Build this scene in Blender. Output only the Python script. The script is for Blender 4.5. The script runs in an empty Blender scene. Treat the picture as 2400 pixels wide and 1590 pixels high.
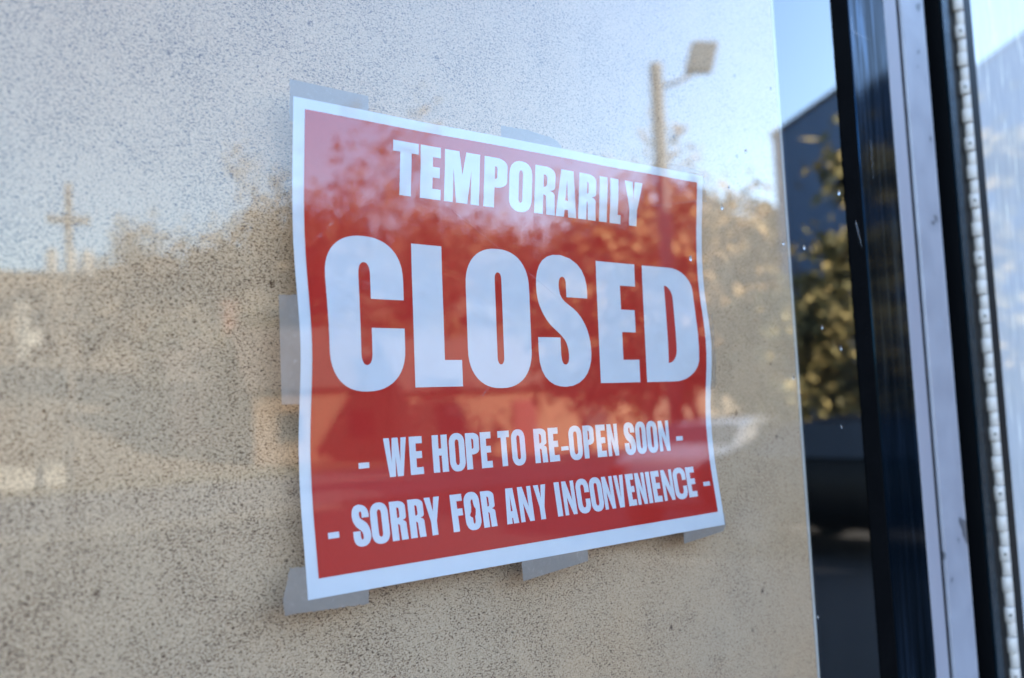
import bpy, bmesh, math, random
from mathutils import Vector, Matrix, noise
from mathutils.geometry import tessellate_polygon
R = math.radians
random.seed(7)
S = bpy.context.scene
COL = S.collection

# ------------------------------------------------------------------ camera
Z0 = 1.65                       # height of the middle of the notice above the parking lot
CX, CY, CZ = -0.3268, -0.3632, -0.0332 + Z0
def cam_basis(yaw, pitch, roll):
    f = Vector((math.sin(yaw)*math.cos(pitch), math.cos(yaw)*math.cos(pitch), math.sin(pitch)))
    r0 = Vector((math.cos(yaw), -math.sin(yaw), 0)); u0 = r0.cross(f)
    r = math.cos(roll)*r0 + math.sin(roll)*u0
    u = -math.sin(roll)*r0 + math.cos(roll)*u0
    return r, u, f
r_, u_, f_ = cam_basis(0.69714, 0.07687, -0.04645)
cam = bpy.data.cameras.new('camera'); camo = bpy.data.objects.new('camera', cam); COL.objects.link(camo)
M4 = Matrix((r_, u_, -f_)).transposed().to_4x4(); M4.translation = Vector((CX, CY, CZ))
camo.matrix_world = M4
cam.sensor_width = 36; cam.lens = 36*2196.9/2400
cam.clip_start = 0.01; cam.clip_end = 2000
cam.dof.use_dof = True; cam.dof.focus_distance = 0.475; cam.dof.aperture_fstop = 6.6
S.camera = camo

# ------------------------------------------------------------------ sky, sun, exposure
SUN_EL, SUN_AZ = R(27), math.atan2(0.30, 0.95)
w = bpy.data.worlds.new('World'); S.world = w; w.use_nodes = True
nt = w.node_tree; bg = nt.nodes['Background']
sky = nt.nodes.new('ShaderNodeTexSky'); sky.sky_type = 'NISHITA'; sky.sun_disc = False
sky.sun_elevation = SUN_EL; sky.sun_rotation = SUN_AZ
sky.air_density = 1.0; sky.dust_density = 0.9; sky.ozone_density = 1.7
nt.links.new(sky.outputs[0], bg.inputs[0]); bg.inputs[1].default_value = 0.15
sl = bpy.data.lights.new('sun', 'SUN'); sl.energy = 4.5; sl.angle = R(0.5); sl.color = (1.0, 0.90, 0.76)
so = bpy.data.objects.new('sun', sl); COL.objects.link(so)
sd = Vector((math.sin(SUN_AZ)*math.cos(SUN_EL), math.cos(SUN_AZ)*math.cos(SUN_EL), math.sin(SUN_EL)))
so.rotation_euler = sd.to_track_quat('Z', 'Y').to_euler(); so.location = sd*60
S.view_settings.view_transform = 'Standard'; S.view_settings.look = 'None'
S.view_settings.gamma = 1; S.view_settings.exposure = 3.18
S.cycles.max_bounces = 10; S.cycles.transparent_max_bounces = 16
S.cycles.caustics_reflective = False; S.cycles.caustics_refractive = False

# ------------------------------------------------------------------ helpers
def mat(name):
    m = bpy.data.materials.new(name); m.use_nodes = True
    return m, m.node_tree, m.node_tree.nodes['Principled BSDF']
def nd(t, kind, **kw):
    n = t.nodes.new(kind)
    for k, v in kw.items(): setattr(n, k, v)
    return n
def noisy(t, scale, detail=3, rough=0.55, dist=0.0, vec=None, stretch=None):
    n = nd(t, 'ShaderNodeTexNoise'); n.inputs['Scale'].default_value = scale
    n.inputs['Detail'].default_value = detail; n.inputs['Roughness'].default_value = rough
    n.inputs['Distortion'].default_value = dist
    if vec is None: vec = nd(t, 'ShaderNodeTexCoord').outputs['Object']
    if stretch:
        mp = nd(t, 'ShaderNodeMapping'); t.links.new(vec, mp.inputs['Vector'])
        mp.inputs['Scale'].default_value = stretch[0]; mp.inputs['Rotation'].default_value = stretch[1]
        vec = mp.outputs[0]
    t.links.new(vec, n.inputs['Vector']); return n.outputs['Fac']
def ramp(t, fac, stops):
    n = nd(t, 'ShaderNodeValToRGB'); e = n.color_ramp.elements
    while len(e) < len(stops): e.new(0.5)
    for i, (p, c) in enumerate(stops):
        e[i].position = p; e[i].color = (*c, 1) if len(c) == 3 else c
    t.links.new(fac, n.inputs[0]); return n.outputs['Color']
def simple(name, c1, c2=None, scale=5, rough=0.7, metal=0.0, spec=0.5, bump=0.0, stretch=None, detail=4):
    m, t, b = mat(name)
    b.inputs['Roughness'].default_value = rough; b.inputs['Metallic'].default_value = metal
    b.inputs['Specular IOR Level'].default_value = spec
    f = noisy(t, scale, detail, stretch=stretch)
    t.links.new(ramp(t, f, [(0.3, c1), (0.7, c2 or tuple(x*0.8 for x in c1))]), b.inputs['Base Color'])
    if bump:
        bp = nd(t, 'ShaderNodeBump'); bp.inputs['Strength'].default_value = bump
        t.links.new(f, bp.inputs['Height']); t.links.new(bp.outputs[0], b.inputs['Normal'])
    return m
def obj(name, bm, m, parent=None, smooth=False):
    me = bpy.data.meshes.new(name); bm.to_mesh(me); bm.free()
    for mm in (m if isinstance(m, (list, tuple)) else [m]): me.materials.append(mm)
    if smooth:
        for p in me.polygons: p.use_smooth = True
    o = bpy.data.objects.new(name, me); COL.objects.link(o)
    if parent: o.parent = parent
    return o
def empty(name, loc=(0, 0, 0), rz=0):
    o = bpy.data.objects.new(name, None); COL.objects.link(o)
    o.location = loc; o.rotation_euler = (0, 0, rz); o.empty_display_size = 0.1
    return o
def tag(o, label=None, cat=None, group=None, kind=None):
    if label: o['label'] = label
    if cat: o['category'] = cat
    if group: o['group'] = group
    if kind: o['kind'] = kind
    return o
def structure(o): o['kind'] = 'structure'; return o
def copy_tree(o, parent=None):
    c = o.copy(); COL.objects.link(c)
    if parent: c.parent = parent
    for ch in list(o.children): copy_tree(ch, c)
    return c
def box(bm, x0, x1, y0, y1, z0, z1, mi=0):
    v = [bm.verts.new(p) for p in ((x0,y0,z0),(x1,y0,z0),(x1,y1,z0),(x0,y1,z0),(x0,y0,z1),(x1,y0,z1),(x1,y1,z1),(x0,y1,z1))]
    for q in ((0,3,2,1),(4,5,6,7),(0,1,5,4),(1,2,6,5),(2,3,7,6),(3,0,4,7)):
        bm.faces.new([v[i] for i in q]).material_index = mi
def tube(bm, pts, rad, n=8, caps=True, mi=0):
    rings = []
    for i, p in enumerate(pts):
        p = Vector(p)
        d = (Vector(pts[min(i+1, len(pts)-1)]) - Vector(pts[max(i-1, 0)])).normalized()
        a = d.orthogonal().normalized() if abs(d.z) < 0.95 else Vector((1, 0, 0))
        a = (a - d*a.dot(d)).normalized(); b = d.cross(a)
        rr = rad[i] if isinstance(rad, (list, tuple)) else rad
        rings.append([bm.verts.new(p + rr*(math.cos(2*math.pi*k/n)*a + math.sin(2*math.pi*k/n)*b)) for k in range(n)])
    for A, B in zip(rings, rings[1:]):
        for k in range(n):
            bm.faces.new((A[k], A[(k+1) % n], B[(k+1) % n], B[k])).material_index = mi
    if caps and n > 2:
        bm.faces.new(rings[0][::-1]).material_index = mi; bm.faces.new(rings[-1]).material_index = mi
def extrude_z(bm, prof, z0, z1, close=True, mi=0):
    A = [bm.verts.new((x, y, z0)) for x, y in prof]; B = [bm.verts.new((x, y, z1)) for x, y in prof]
    n = len(prof)
    for k in range(n if close else n-1):
        bm.faces.new((A[k], A[(k+1) % n], B[(k+1) % n], B[k])).material_index = mi
    if close:
        bm.faces.new(A[::-1]).material_index = mi; bm.faces.new(B).material_index = mi
    bmesh.ops.recalc_face_normals(bm, faces=bm.faces)
def xa(x0, y):
    """x on the plane at depth y of something measured at x0 on the notice's plane (both real metres)"""
    return CX + (x0-CX)*(y-CY)/(0-CY)

# ------------------------------------------------------------------ materials of the shopfront
def glass_material(name, f0, tint, power=5.0, fmax=0.85, dust=0.0):
    m = bpy.data.materials.new(name); m.use_nodes = True; t = m.node_tree; t.nodes.clear()
    out = nd(t, 'ShaderNodeOutputMaterial'); mix = nd(t, 'ShaderNodeMixShader'); mixd = nd(t, 'ShaderNodeMixShader')
    tr = nd(t, 'ShaderNodeBsdfTransparent'); tr.inputs[0].default_value = (*tint, 1)
    gl = nd(t, 'ShaderNodeBsdfGlossy'); gl.inputs['Roughness'].default_value = 0.0
    lw = nd(t, 'ShaderNodeLayerWeight'); lw.inputs[0].default_value = 0.5
    pw = nd(t, 'ShaderNodeMath', operation='POWER'); pw.inputs[1].default_value = power
    ml = nd(t, 'ShaderNodeMath', operation='MULTIPLY_ADD'); ml.inputs[1].default_value = fmax-f0; ml.inputs[2].default_value = f0
    t.links.new(lw.outputs['Facing'], pw.inputs[0]); t.links.new(pw.outputs[0], ml.inputs[0])
    t.links.new(ml.outputs[0], mix.inputs[0]); t.links.new(tr.outputs[0], mix.inputs[1]); t.links.new(gl.outputs[0], mix.inputs[2])
    d = nd(t, 'ShaderNodeBsdfDiffuse'); d.inputs[0].default_value = (.62, .58, .52, 1)
    sm = noisy(t, 7, 5, .6, .6, None, ((1.6, 1, .7), (0, R(20), 0)))
    k = ramp(t, sm, [(.45, (.002,)*3), (.75, (dust,)*3)])
    t.links.new(k, mixd.inputs[0]); t.links.new(mix.outputs[0], mixd.inputs[1]); t.links.new(d.outputs[0], mixd.inputs[2])
    t.links.new(mixd.outputs[0], out.inputs[0]); return m
M_glass = glass_material('coated_window_glass', 0.056, (0.92, 0.925, 0.935), 1.8, 0.90, 0.008)
M_glassback = bpy.data.materials.new('inner_glass_face'); M_glassback.use_nodes = True; t = M_glassback.node_tree; t.nodes.clear()
out = nd(t, 'ShaderNodeOutputMaterial'); tr = nd(t, 'ShaderNodeBsdfTransparent'); tr.inputs[0].default_value = (.985, .99, .99, 1); t.links.new(tr.outputs[0], out.inputs[0])

# speckled board: sandy coating with dark brown flecks
M_board, t, b = mat('speckled_coating')
tc = nd(t, 'ShaderNodeTexCoord').outputs['Object']
fine = noisy(t, 900, 3.0, 0.66, 1.0, tc, ((.92, 1, 1.6), (0, R(6), 0)))
coarse = noisy(t, 26, 4, 0.6, 0.3, tc)
big = noisy(t, 5, 3, 0.5, 0, tc)
sx = nd(t, 'ShaderNodeSeparateXYZ'); t.links.new(tc, sx.inputs[0])
mr = nd(t, 'ShaderNodeMapRange'); mr.inputs['From Min'].default_value = -0.05; mr.inputs['From Max'].default_value = 0.22
mr.inputs['To Min'].default_value = 0.0; mr.inputs['To Max'].default_value = 0.03
t.links.new(sx.outputs['X'], mr.inputs['Value'])
a1 = nd(t, 'ShaderNodeMath', operation='MULTIPLY_ADD'); a1.inputs[1].default_value = 0.15
t.links.new(coarse, a1.inputs[0]); t.links.new(fine, a1.inputs[2])
a2 = nd(t, 'ShaderNodeMath', operation='ADD'); t.links.new(a1.outputs[0], a2.inputs[0]); t.links.new(mr.outputs[0], a2.inputs[1])
fleck = ramp(t, a2.outputs[0], [(0.472, (0, 0, 0)), (0.552, (1, 1, 1))])
grain = noisy(t, 1050, 3, 0.65, 0, tc)
basec = ramp(t, grain, [(0.28, (0.47, 0.295, 0.16)), (0.72, (0.79, 0.55, 0.345))])
tintc = ramp(t, big, [(0.35, (1.0, 0.95, 0.88)), (0.65, (0.93, 0.95, 0.97))])
mm = nd(t, 'ShaderNodeMix', data_type='RGBA', blend_type='MULTIPLY'); mm.inputs[0].default_value = 1
t.links.new(basec, mm.inputs[6]); t.links.new(tintc, mm.inputs[7])
mx = nd(t, 'ShaderNodeMix', data_type='RGBA'); mx.inputs[6].default_value = (0.105, 0.052, 0.025, 1)
vor = nd(t, 'ShaderNodeTexVoronoi'); vor.inputs['Scale'].default_value = 34; t.links.new(tc, vor.inputs['Vector'])
wob = nd(t, 'ShaderNodeMath', operation='MULTIPLY_ADD'); wob.inputs[1].default_value = .25; t.links.new(fine, wob.inputs[0]); t.links.new(vor.outputs['Distance'], wob.inputs[2])
marks = ramp(t, wob.outputs[0], [(0.155, (0, 0, 0)), (0.19, (1, 1, 1))])
mk = nd(t, 'ShaderNodeMath', operation='MULTIPLY'); t.links.new(fleck, mk.inputs[0]); t.links.new(marks, mk.inputs[1]); fleck = mk.outputs[0]
t.links.new(fleck, mx.inputs[0]); t.links.new(mm.outputs[2], mx.inputs[7]); t.links.new(mx.outputs[2], b.inputs['Base Color'])
b.inputs['Roughness'].default_value = 0.9; b.inputs['Specular IOR Level'].default_value = 0.2
bp = nd(t, 'ShaderNodeBump'); bp.inputs['Strength'].default_value = 0.35; bp.inputs['Distance'].default_value = 0.0006
t.links.new(fine, bp.inputs['Height']); t.links.new(bp.outputs[0], b.inputs['Normal'])

def sheet_material(name, c1, c2, trans, scale=400):
    """printed paper: diffuse front with some light coming through"""
    m = bpy.data.materials.new(name); m.use_nodes = True; t = m.node_tree; t.nodes.clear()
    out = nd(t, 'ShaderNodeOutputMaterial'); mix = nd(t, 'ShaderNodeMixShader'); mix.inputs[0].default_value = trans
    d = nd(t, 'ShaderNodeBsdfDiffuse'); q = nd(t, 'ShaderNodeBsdfTranslucent')
    c = ramp(t, noisy(t, scale, 3), [(0.35, c1), (0.65, c2)])
    t.links.new(c, d.inputs[0]); t.links.new(c, q.inputs[0])
    wr = noisy(t, 24, 2.5, .5, 1.4); bp = nd(t, 'ShaderNodeBump'); bp.inputs['Strength'].default_value = .55; bp.inputs['Distance'].default_value = .0022
    t.links.new(wr, bp.inputs['Height']); t.links.new(bp.outputs[0], d.inputs['Normal'])
    t.links.new(d.outputs[0], mix.inputs[1]); t.links.new(q.outputs[0], mix.inputs[2]); t.links.new(mix.outputs[0], out.inputs[0])
    return m
M_paper = sheet_material('white_paper', (0.80, 0.80, 0.805), (0.775, 0.775, 0.785), 0.22, 90)
M_red = sheet_material('red_print', (0.54, 0.033, 0.024), (0.51, 0.030, 0.021), 0.10, 900)
M_tape = bpy.data.materials.new('matte_tape'); M_tape.use_nodes = True; t = M_tape.node_tree; t.nodes.clear()
out = nd(t, 'ShaderNodeOutputMaterial'); mix = nd(t, 'ShaderNodeMixShader'); mix2 = nd(t, 'ShaderNodeMixShader')
mix.inputs[0].default_value = 0.35; mix2.inputs[0].default_value = 0.16
d = nd(t, 'ShaderNodeBsdfDiffuse'); q = nd(t, 'ShaderNodeBsdfTranslucent'); tr = nd(t, 'ShaderNodeBsdfTransparent')
c = ramp(t, noisy(t, 150, 6, .7, 2.5), [(0.3, (0.44, 0.36, 0.295)), (0.60, (0.48, 0.395, 0.325)), (0.74, (0.66, 0.58, 0.50))])
t.links.new(c, d.inputs[0]); t.links.new(c, q.inputs[0])
t.links.new(d.outputs[0], mix.inputs[1]); t.links.new(q.outputs[0], mix.inputs[2])
t.links.new(mix.outputs[0], mix2.inputs[1]); t.links.new(tr.outputs[0], mix2.inputs[2]); t.links.new(mix2.outputs[0], out.inputs[0])
M_tapeclear = M_tape.copy(); M_tapeclear.name = 'clear_tape'
for n in M_tapeclear.node_tree.nodes:
    if n.type == 'MIX_SHADER' and abs(n.inputs[0].default_value-0.16) < 1e-4: n.inputs[0].default_value = 0.72

M_rubber = simple('black_rubber', (0.0012, 0.0012, 0.0014), (0.002, 0.002, 0.0023), 60, 0.9, 0, 0.03)
M_black = simple('black_metal', (0.0015, 0.0018, 0.0022), (0.003, 0.0033, 0.004), 30, 0.4, 0, 0.15, stretch=((30, 30, 1), (0, 0, 0)))
# weathered dark frame: glossy paint with vertical rubbed streaks
M_frame, t, b = mat('weathered_dark_frame')
sk = noisy(t, 4, 6, 0.65, 0.4, None, ((46, 46, 1.6), (0, 0, 0)))
t.links.new(ramp(t, sk, [(0.35, (0.001, 0.002, 0.003)), (0.60, (0.002, 0.004, 0.007)), (0.74, (0.010, 0.018, 0.026))]), b.inputs['Base Color'])
t.links.new(ramp(t, sk, [(0.3, (0.04,)*3), (0.7, (0.10,)*3)]), b.inputs['Roughness'])
t.links.new(ramp(t, sk, [(0.32, (0.04,)*3), (0.52, (0.18,)*3), (0.66, (0.85,)*3)]), b.inputs['Specular IOR Level']); b.inputs['Specular Tint'].default_value = (.10, .45, 1, 1); b.inputs['Coat Weight'].default_value = 0.0; b.inputs['Coat Roughness'].default_value = 0.12
M_alu = simple('pale_painted_jamb', (0.245, 0.228, 0.25), (0.22, 0.205, 0.228), 6, 0.42, 0.0, 0.5, stretch=((10, 10, 2), (0, 0, 0)))
M_alu2, t, b = mat('pale_painted_strip')
spot = noisy(t, 38, 2, 0.4, 0.2)
t.links.new(ramp(t, spot, [(0.27, (0.06, 0.06, 0.07)), (0.30, (0.205, 0.198, 0.222)), (0.6, (0.245, 0.237, 0.262))]), b.inputs['Base Color'])
b.inputs['Roughness'].default_value = 0.35
M_hinge = simple('cream_hinge_metal', (0.50, 0.435, 0.38), (0.44, 0.385, 0.335), 40, 0.42, 0.0, 0.5)
M_pin = simple('dark_pin_hole', (0.02, 0.018, 0.016), None, 40, 0.6)
M_brush = simple('blue_black_weather_strip', (0.001, 0.003, 0.005), (0.004, 0.010, 0.014), 420, 0.22, 0, .45, bump=0.6)
M_brush.node_tree.nodes['Principled BSDF'].inputs['Specular Tint'].default_value = (.25, .65, 1, 1)

# ------------------------------------------------------------------ the shop behind the glass
M_stucco = simple('painted_render', (0.42, 0.38, 0.32), (0.36, 0.33, 0.28), 3, 0.85, bump=0.1)
M_dark = simple('dark_interior', (0.004, 0.004, 0.0045), (0.006, 0.006, 0.006), 2, 0.9)
M_roof = simple('grey_roofing', (0.10, 0.10, 0.10), (0.14, 0.14, 0.13), 2, 0.9)
shop = tag(empty('shop_building', (0, 0, 0.15)), 'one storey shop whose glazed front carries the red closed notice', 'building')
bm = bmesh.new()
for a in ((-9, -1.5, 0, .25, 0, 3.85), (1.46, 9, 0, .25, 0, 3.85), (-1.5, 1.46, 0, .25, 2.60, 3.85), (-1.5, .455, 0.014, .25, 0, .45),
          (-9, -8.75, .25, 10, 0, 3.85), (8.75, 9, .25, 10, 0, 3.85), (-8.75, 8.75, 9.75, 10, 0, 3.85)): box(bm, *a)
obj('wall', bm, M_stucco, shop)
bm = bmesh.new(); box(bm, -9.1, 9.1, -.05, 10.1, 3.85, 4.0); obj('roof', bm, M_roof, shop)
bm = bmesh.new(); box(bm, -3, 2.6, 2.2, 2.25, 0, 3.8); box(bm, -3, -2.95, .25, 2.2, 0, 3.8); box(bm, 2.55, 2.6, .25, 2.2, 0, 3.8)
box(bm, -2.95, 2.55, .25, 2.2, 3.75, 3.8); box(bm, -2.95, 2.55, .25, 2.2, .001, .03); obj('inner_partition', bm, M_dark, shop)

# window: pane, gasket, frame
win = tag(empty('shop_window', (0, 0, Z0)), 'large shop window pane with black gasket, reflecting sky, trees and a street lamp', 'window')
ZB, ZT = -0.9, 0.95             # frame bottom and top, relative to the notice's middle
GY0, GY1 = -0.0066, -0.0006
bm = bmesh.new(); box(bm, -1.46, xa(.330, -.004), GY0, GY1, ZB+.02, ZT-.02)
for fc in bm.faces: fc.normal_update(); fc.material_index = 0 if fc.normal.y < -.9 else 1
pane = obj('glass_pane', bm, [M_glass, M_glassback], win)
FY = -0.0105
g0, g1 = xa(.3040, GY0), xa(.3300, FY)
bm = bmesh.new()
extrude_z(bm, [(g0, GY0-.0003), (g0+.0012, GY0-.0010), (g0+.006, GY0-.0022), (g1-.003, FY-.0002), (g1, FY+.0008), (g1, GY0-.0003)], ZB, ZT)
box(bm, g1-.0016, g1, GY1+.0001, .05, ZB, ZT)  # added black strip over the frame's inner side, keeps it dark behind the pane
obj('gasket', bm, M_rubber, win, False)
f1 = xa(.3834, FY)
bm = bmesh.new()
fm = xa(.362, FY)
extrude_z(bm, [(g1+.0001, FY+.0006), (g1+.0004, FY+.0001), (f1-.0006, FY-.0008), (f1, FY-.0002), (f1, .05), (g1+.0001, .05)], ZB-.02, ZT+.02)
box(bm, -1.5, g1, -.02, .05, ZT-.02, ZT+.03); box(bm, -1.5, g1, -.02, .012, ZB-.16, ZB+.02); box(bm, -1.53, -1.46, -.019, .05, ZB+.02, ZT-.02)
obj('frame', bm, M_frame, win)
# faint scratches in the outer face
bm = bmesh.new()
def unpx(px, py, y):
    """point on the vertical plane at depth y seen at a measured place"""
    d = (px-1200)/2196.9*r_ + (795-py)/2196.9*u_ + f_
    k = (y-CY)/d.y
    p = Vector((CX, CY, CZ)) + k*d
    return p
def sliver(p, q, wd):
    d = (q-p); n = Vector((-d.z, 0, d.x)).normalized()*wd
    vs = [bm.verts.new(x - Vector((0, 0, Z0))) for x in (p-n, q-n*.3, q+n*.3, p+n)]
    bm.faces.new(vs)
SY = GY0-.00025
A, B = unpx(735, 565, SY), unpx(935, 372, SY)
for k in range(46):
    f = random.random(); p = A.lerp(B, f) + Vector((random.gauss(0, .0006), 0, random.gauss(0, .0006)))
    L = random.uniform(.0003, .0012)
    sliver(p, p+Vector((L*.6+.0002, 0, L)), random.uniform(.00005, .00012))
for a, c in (((1045, 480), (1240, 640)), ((1240, 640), (1310, 700)), ((770, 470), (800, 520)), ((1640, 470), (1480, 490)), ((1130, 930), (1150, 900))):
    sliver(unpx(*a, SY), unpx(*c, SY), .00009)
M_scr = bpy.data.materials.new('scratch_white'); M_scr.use_nodes = True; t = M_scr.node_tree; t.nodes.clear()
out = nd(t, 'ShaderNodeOutputMaterial'); mix = nd(t, 'ShaderNodeMixShader'); d = nd(t, 'ShaderNodeBsdfDiffuse'); tr = nd(t, 'ShaderNodeBsdfTransparent')
mix.inputs[0].default_value = 0.7; d.inputs[0].default_value = (.75, .75, .78, 1)
t.links.new(d.outputs[0], mix.inputs[1]); t.links.new(tr.outputs[0], mix.inputs[2]); t.links.new(mix.outputs[0], out.inputs[0])
obj('scratch', bm, M_scr, win)

bm = bmesh.new(); SY = FY-.00085
for a_, c_, wd in (((2006, 520), (2019, 578), .0005), ((2000, 74), (2022, 88), .0004), ((2022, 88), (2040, 92), .00025), ((1995, 40), (1998, 90), .0003), ((2040, 330), (2048, 420), .0002)):
    sliver(unpx(*a_, SY), unpx(*c_, SY), wd)
obj('frame_scratch', bm, M_scr, win)
# board
BY = 0.019
bx1 = xa(.2278, BY)
brd = tag(empty('speckled_board', (0, BY, Z0)), 'sandy board with dark brown flecks standing just behind the window glass and notice', 'board')
bm = bmesh.new(); box(bm, -1.44, bx1-.0022, 0, .006, ZB+.03, ZT-.03); obj('coated_face', bm, M_board, brd)
M_edge = simple('board_edge_highlight', (0.62, 0.57, 0.50), (0.55, 0.50, 0.43), 60, 0.6)
bm = bmesh.new(); box(bm, bx1-.0021, bx1, -.0008, .0062, ZB+.03, ZT-.03); obj('edge_highlight', bm, M_edge, brd)  # highlight along the board's edge, painted as a thin paler strip

# ------------------------------------------------------------------ notice
KN = [(-108, 0), (-100, .9), (-88, 2.6), (-71, 5.0), (-60, 6.0), (-42, 6.9), (-20, 6.8), (14, 6.4), (47, 5.9), (70, 4.4), (85, 2.7), (96, 1.4), (108, 0)]
def prof(z):
    z = max(-108, min(108, z))
    for i in range(len(KN)-1):
        if KN[i][0] <= z <= KN[i+1][0]:
            p0 = KN[max(i-1, 0)]; p1 = KN[i]; p2 = KN[i+1]; p3 = KN[min(i+2, len(KN)-1)]
            h = p2[0]-p1[0]; s = (z-p1[0])/h
            m1 = (p2[1]-p0[1])/(p2[0]-p0[0])*h; m2 = (p3[1]-p1[1])/(p3[0]-p1[0])*h
            return (2*s**3-3*s**2+1)*p1[1] + (s**3-2*s**2+s)*m1 + (-2*s**3+3*s**2)*p2[1] + (s**3-s**2)*m2
    return 0
def sstep(a, b, x):
    x = max(0, min(1, (x-a)/(b-a))); return x*x*(3-2*x)
def bulge(x, z):
    """how far (mm) the paper stands off the glass"""
    d = prof(z)
    eL, eR = sstep(-95, -140, x), sstep(85, 140, x)
    d *= 1 - .22*eL - .14*eR
    d *= 1 - eL*.97*math.exp(-(z/33)**2) - eR*.72*math.exp(-((z-2)/30)**2)
    d += sstep(85, 108, z)*(.9*math.exp(-((x+72)/26)**2) + .8*math.exp(-((x-62)/22)**2))
    return max(d, 0)
def true_pos(x, z):
    X, Z = x, z
    for _ in range(4):
        d = bulge(X, Z); X = x + d*(x-CX*1000)/363.2; Z = z + d*(z+33.2)/363.2
    return X, Z
notice = tag(empty('closed_notice', (0, 0.0006, Z0)), 'red and white paper notice reading TEMPORARILY CLOSED taped inside the shop window', 'notice')
def bent(name, bm, off, m, parent, label=None, smooth=True):
    """bm holds flat geometry as (x, 0, z) in mm; cut it, bend it along the paper, link it"""
    for ax, rng in ((0, range(-136, 140, 8)), (2, range(-104, 108, 4))):
        xs = [v.co[ax] for v in bm.verts]; lo, hi = min(xs), max(xs)
        for c in rng:
            if lo < c+.37 < hi:
                nn = Vector((0, 0, 0)); nn[ax] = 1
                bmesh.ops.bisect_plane(bm, geom=bm.verts[:]+bm.edges[:]+bm.faces[:], plane_co=nn*(c+.37), plane_no=nn, dist=1e-4)
    for v in bm.verts:
        v.co = Vector((v.co.x/1000, bulge(v.co.x, v.co.z)/1000 - off, v.co.z/1000))
    bmesh.ops.recalc_face_normals(bm, faces=bm.faces)
    o = obj(name, bm, m, parent, smooth)
    if label: o['label'] = label
    return o
bm = bmesh.new()
vs = [bm.verts.new(p) for p in ((-139.9, 0, -108), (139.9, 0, -108), (139.7, 0, 108.2), (-139.9, 0, 108))]; bm.faces.new(vs)
bent('paper_sheet', bm, 0, M_paper, notice)
bm = bmesh.new()
vs = [bm.verts.new(p) for p in ((-134.4, 0, -99.9), (134.9, 0, -99.7), (134.2, 0, 103.3), (-134.4, 0, 103.3))]; bm.faces.new(vs)
bent('red_panel', bm, .00022, M_red, notice)

# ---- letters, drawn as outlines in millimetres
def arc(cx, cz, rx, rz, a0, a1, n=10):
    return [(cx+rx*math.cos(R(a0+(a1-a0)*k/n)), cz+rz*math.sin(R(a0+(a1-a0)*k/n))) for k in range(n+1)]
def bez(pts, n=8):
    """poly-bezier through (p, c, c, p, c, c, p ...)"""
    o = [pts[0]]
    for i in range(0, len(pts)-1, 3):
        p, a, b_, q = pts[i:i+4]
        for k in range(1, n+1):
            s = k/n; u = 1-s
            o.append(tuple(u**3*p[j]+3*u*u*s*a[j]+3*u*s*s*b_[j]+s**3*q[j] for j in (0, 1)))
    return o
def oval(x0, x1, z0, z1, rz, e=2.3):
    """upright stadium with rounded ends"""
    c = (x0+x1)/2; rx = (x1-x0)/2; o = []
    for k in range(25):
        a = R(180*k/24); o.append((c+rx*math.copysign(abs(math.cos(a))**(2/e), math.cos(a)), z1-rz+rz*abs(math.sin(a))**(2/e)))
    for k in range(25):
        a = R(180+180*k/24); o.append((c+rx*math.copysign(abs(math.cos(a))**(2/e), math.cos(a)), z0+rz-rz*abs(math.sin(a))**(2/e)))
    return o
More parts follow.
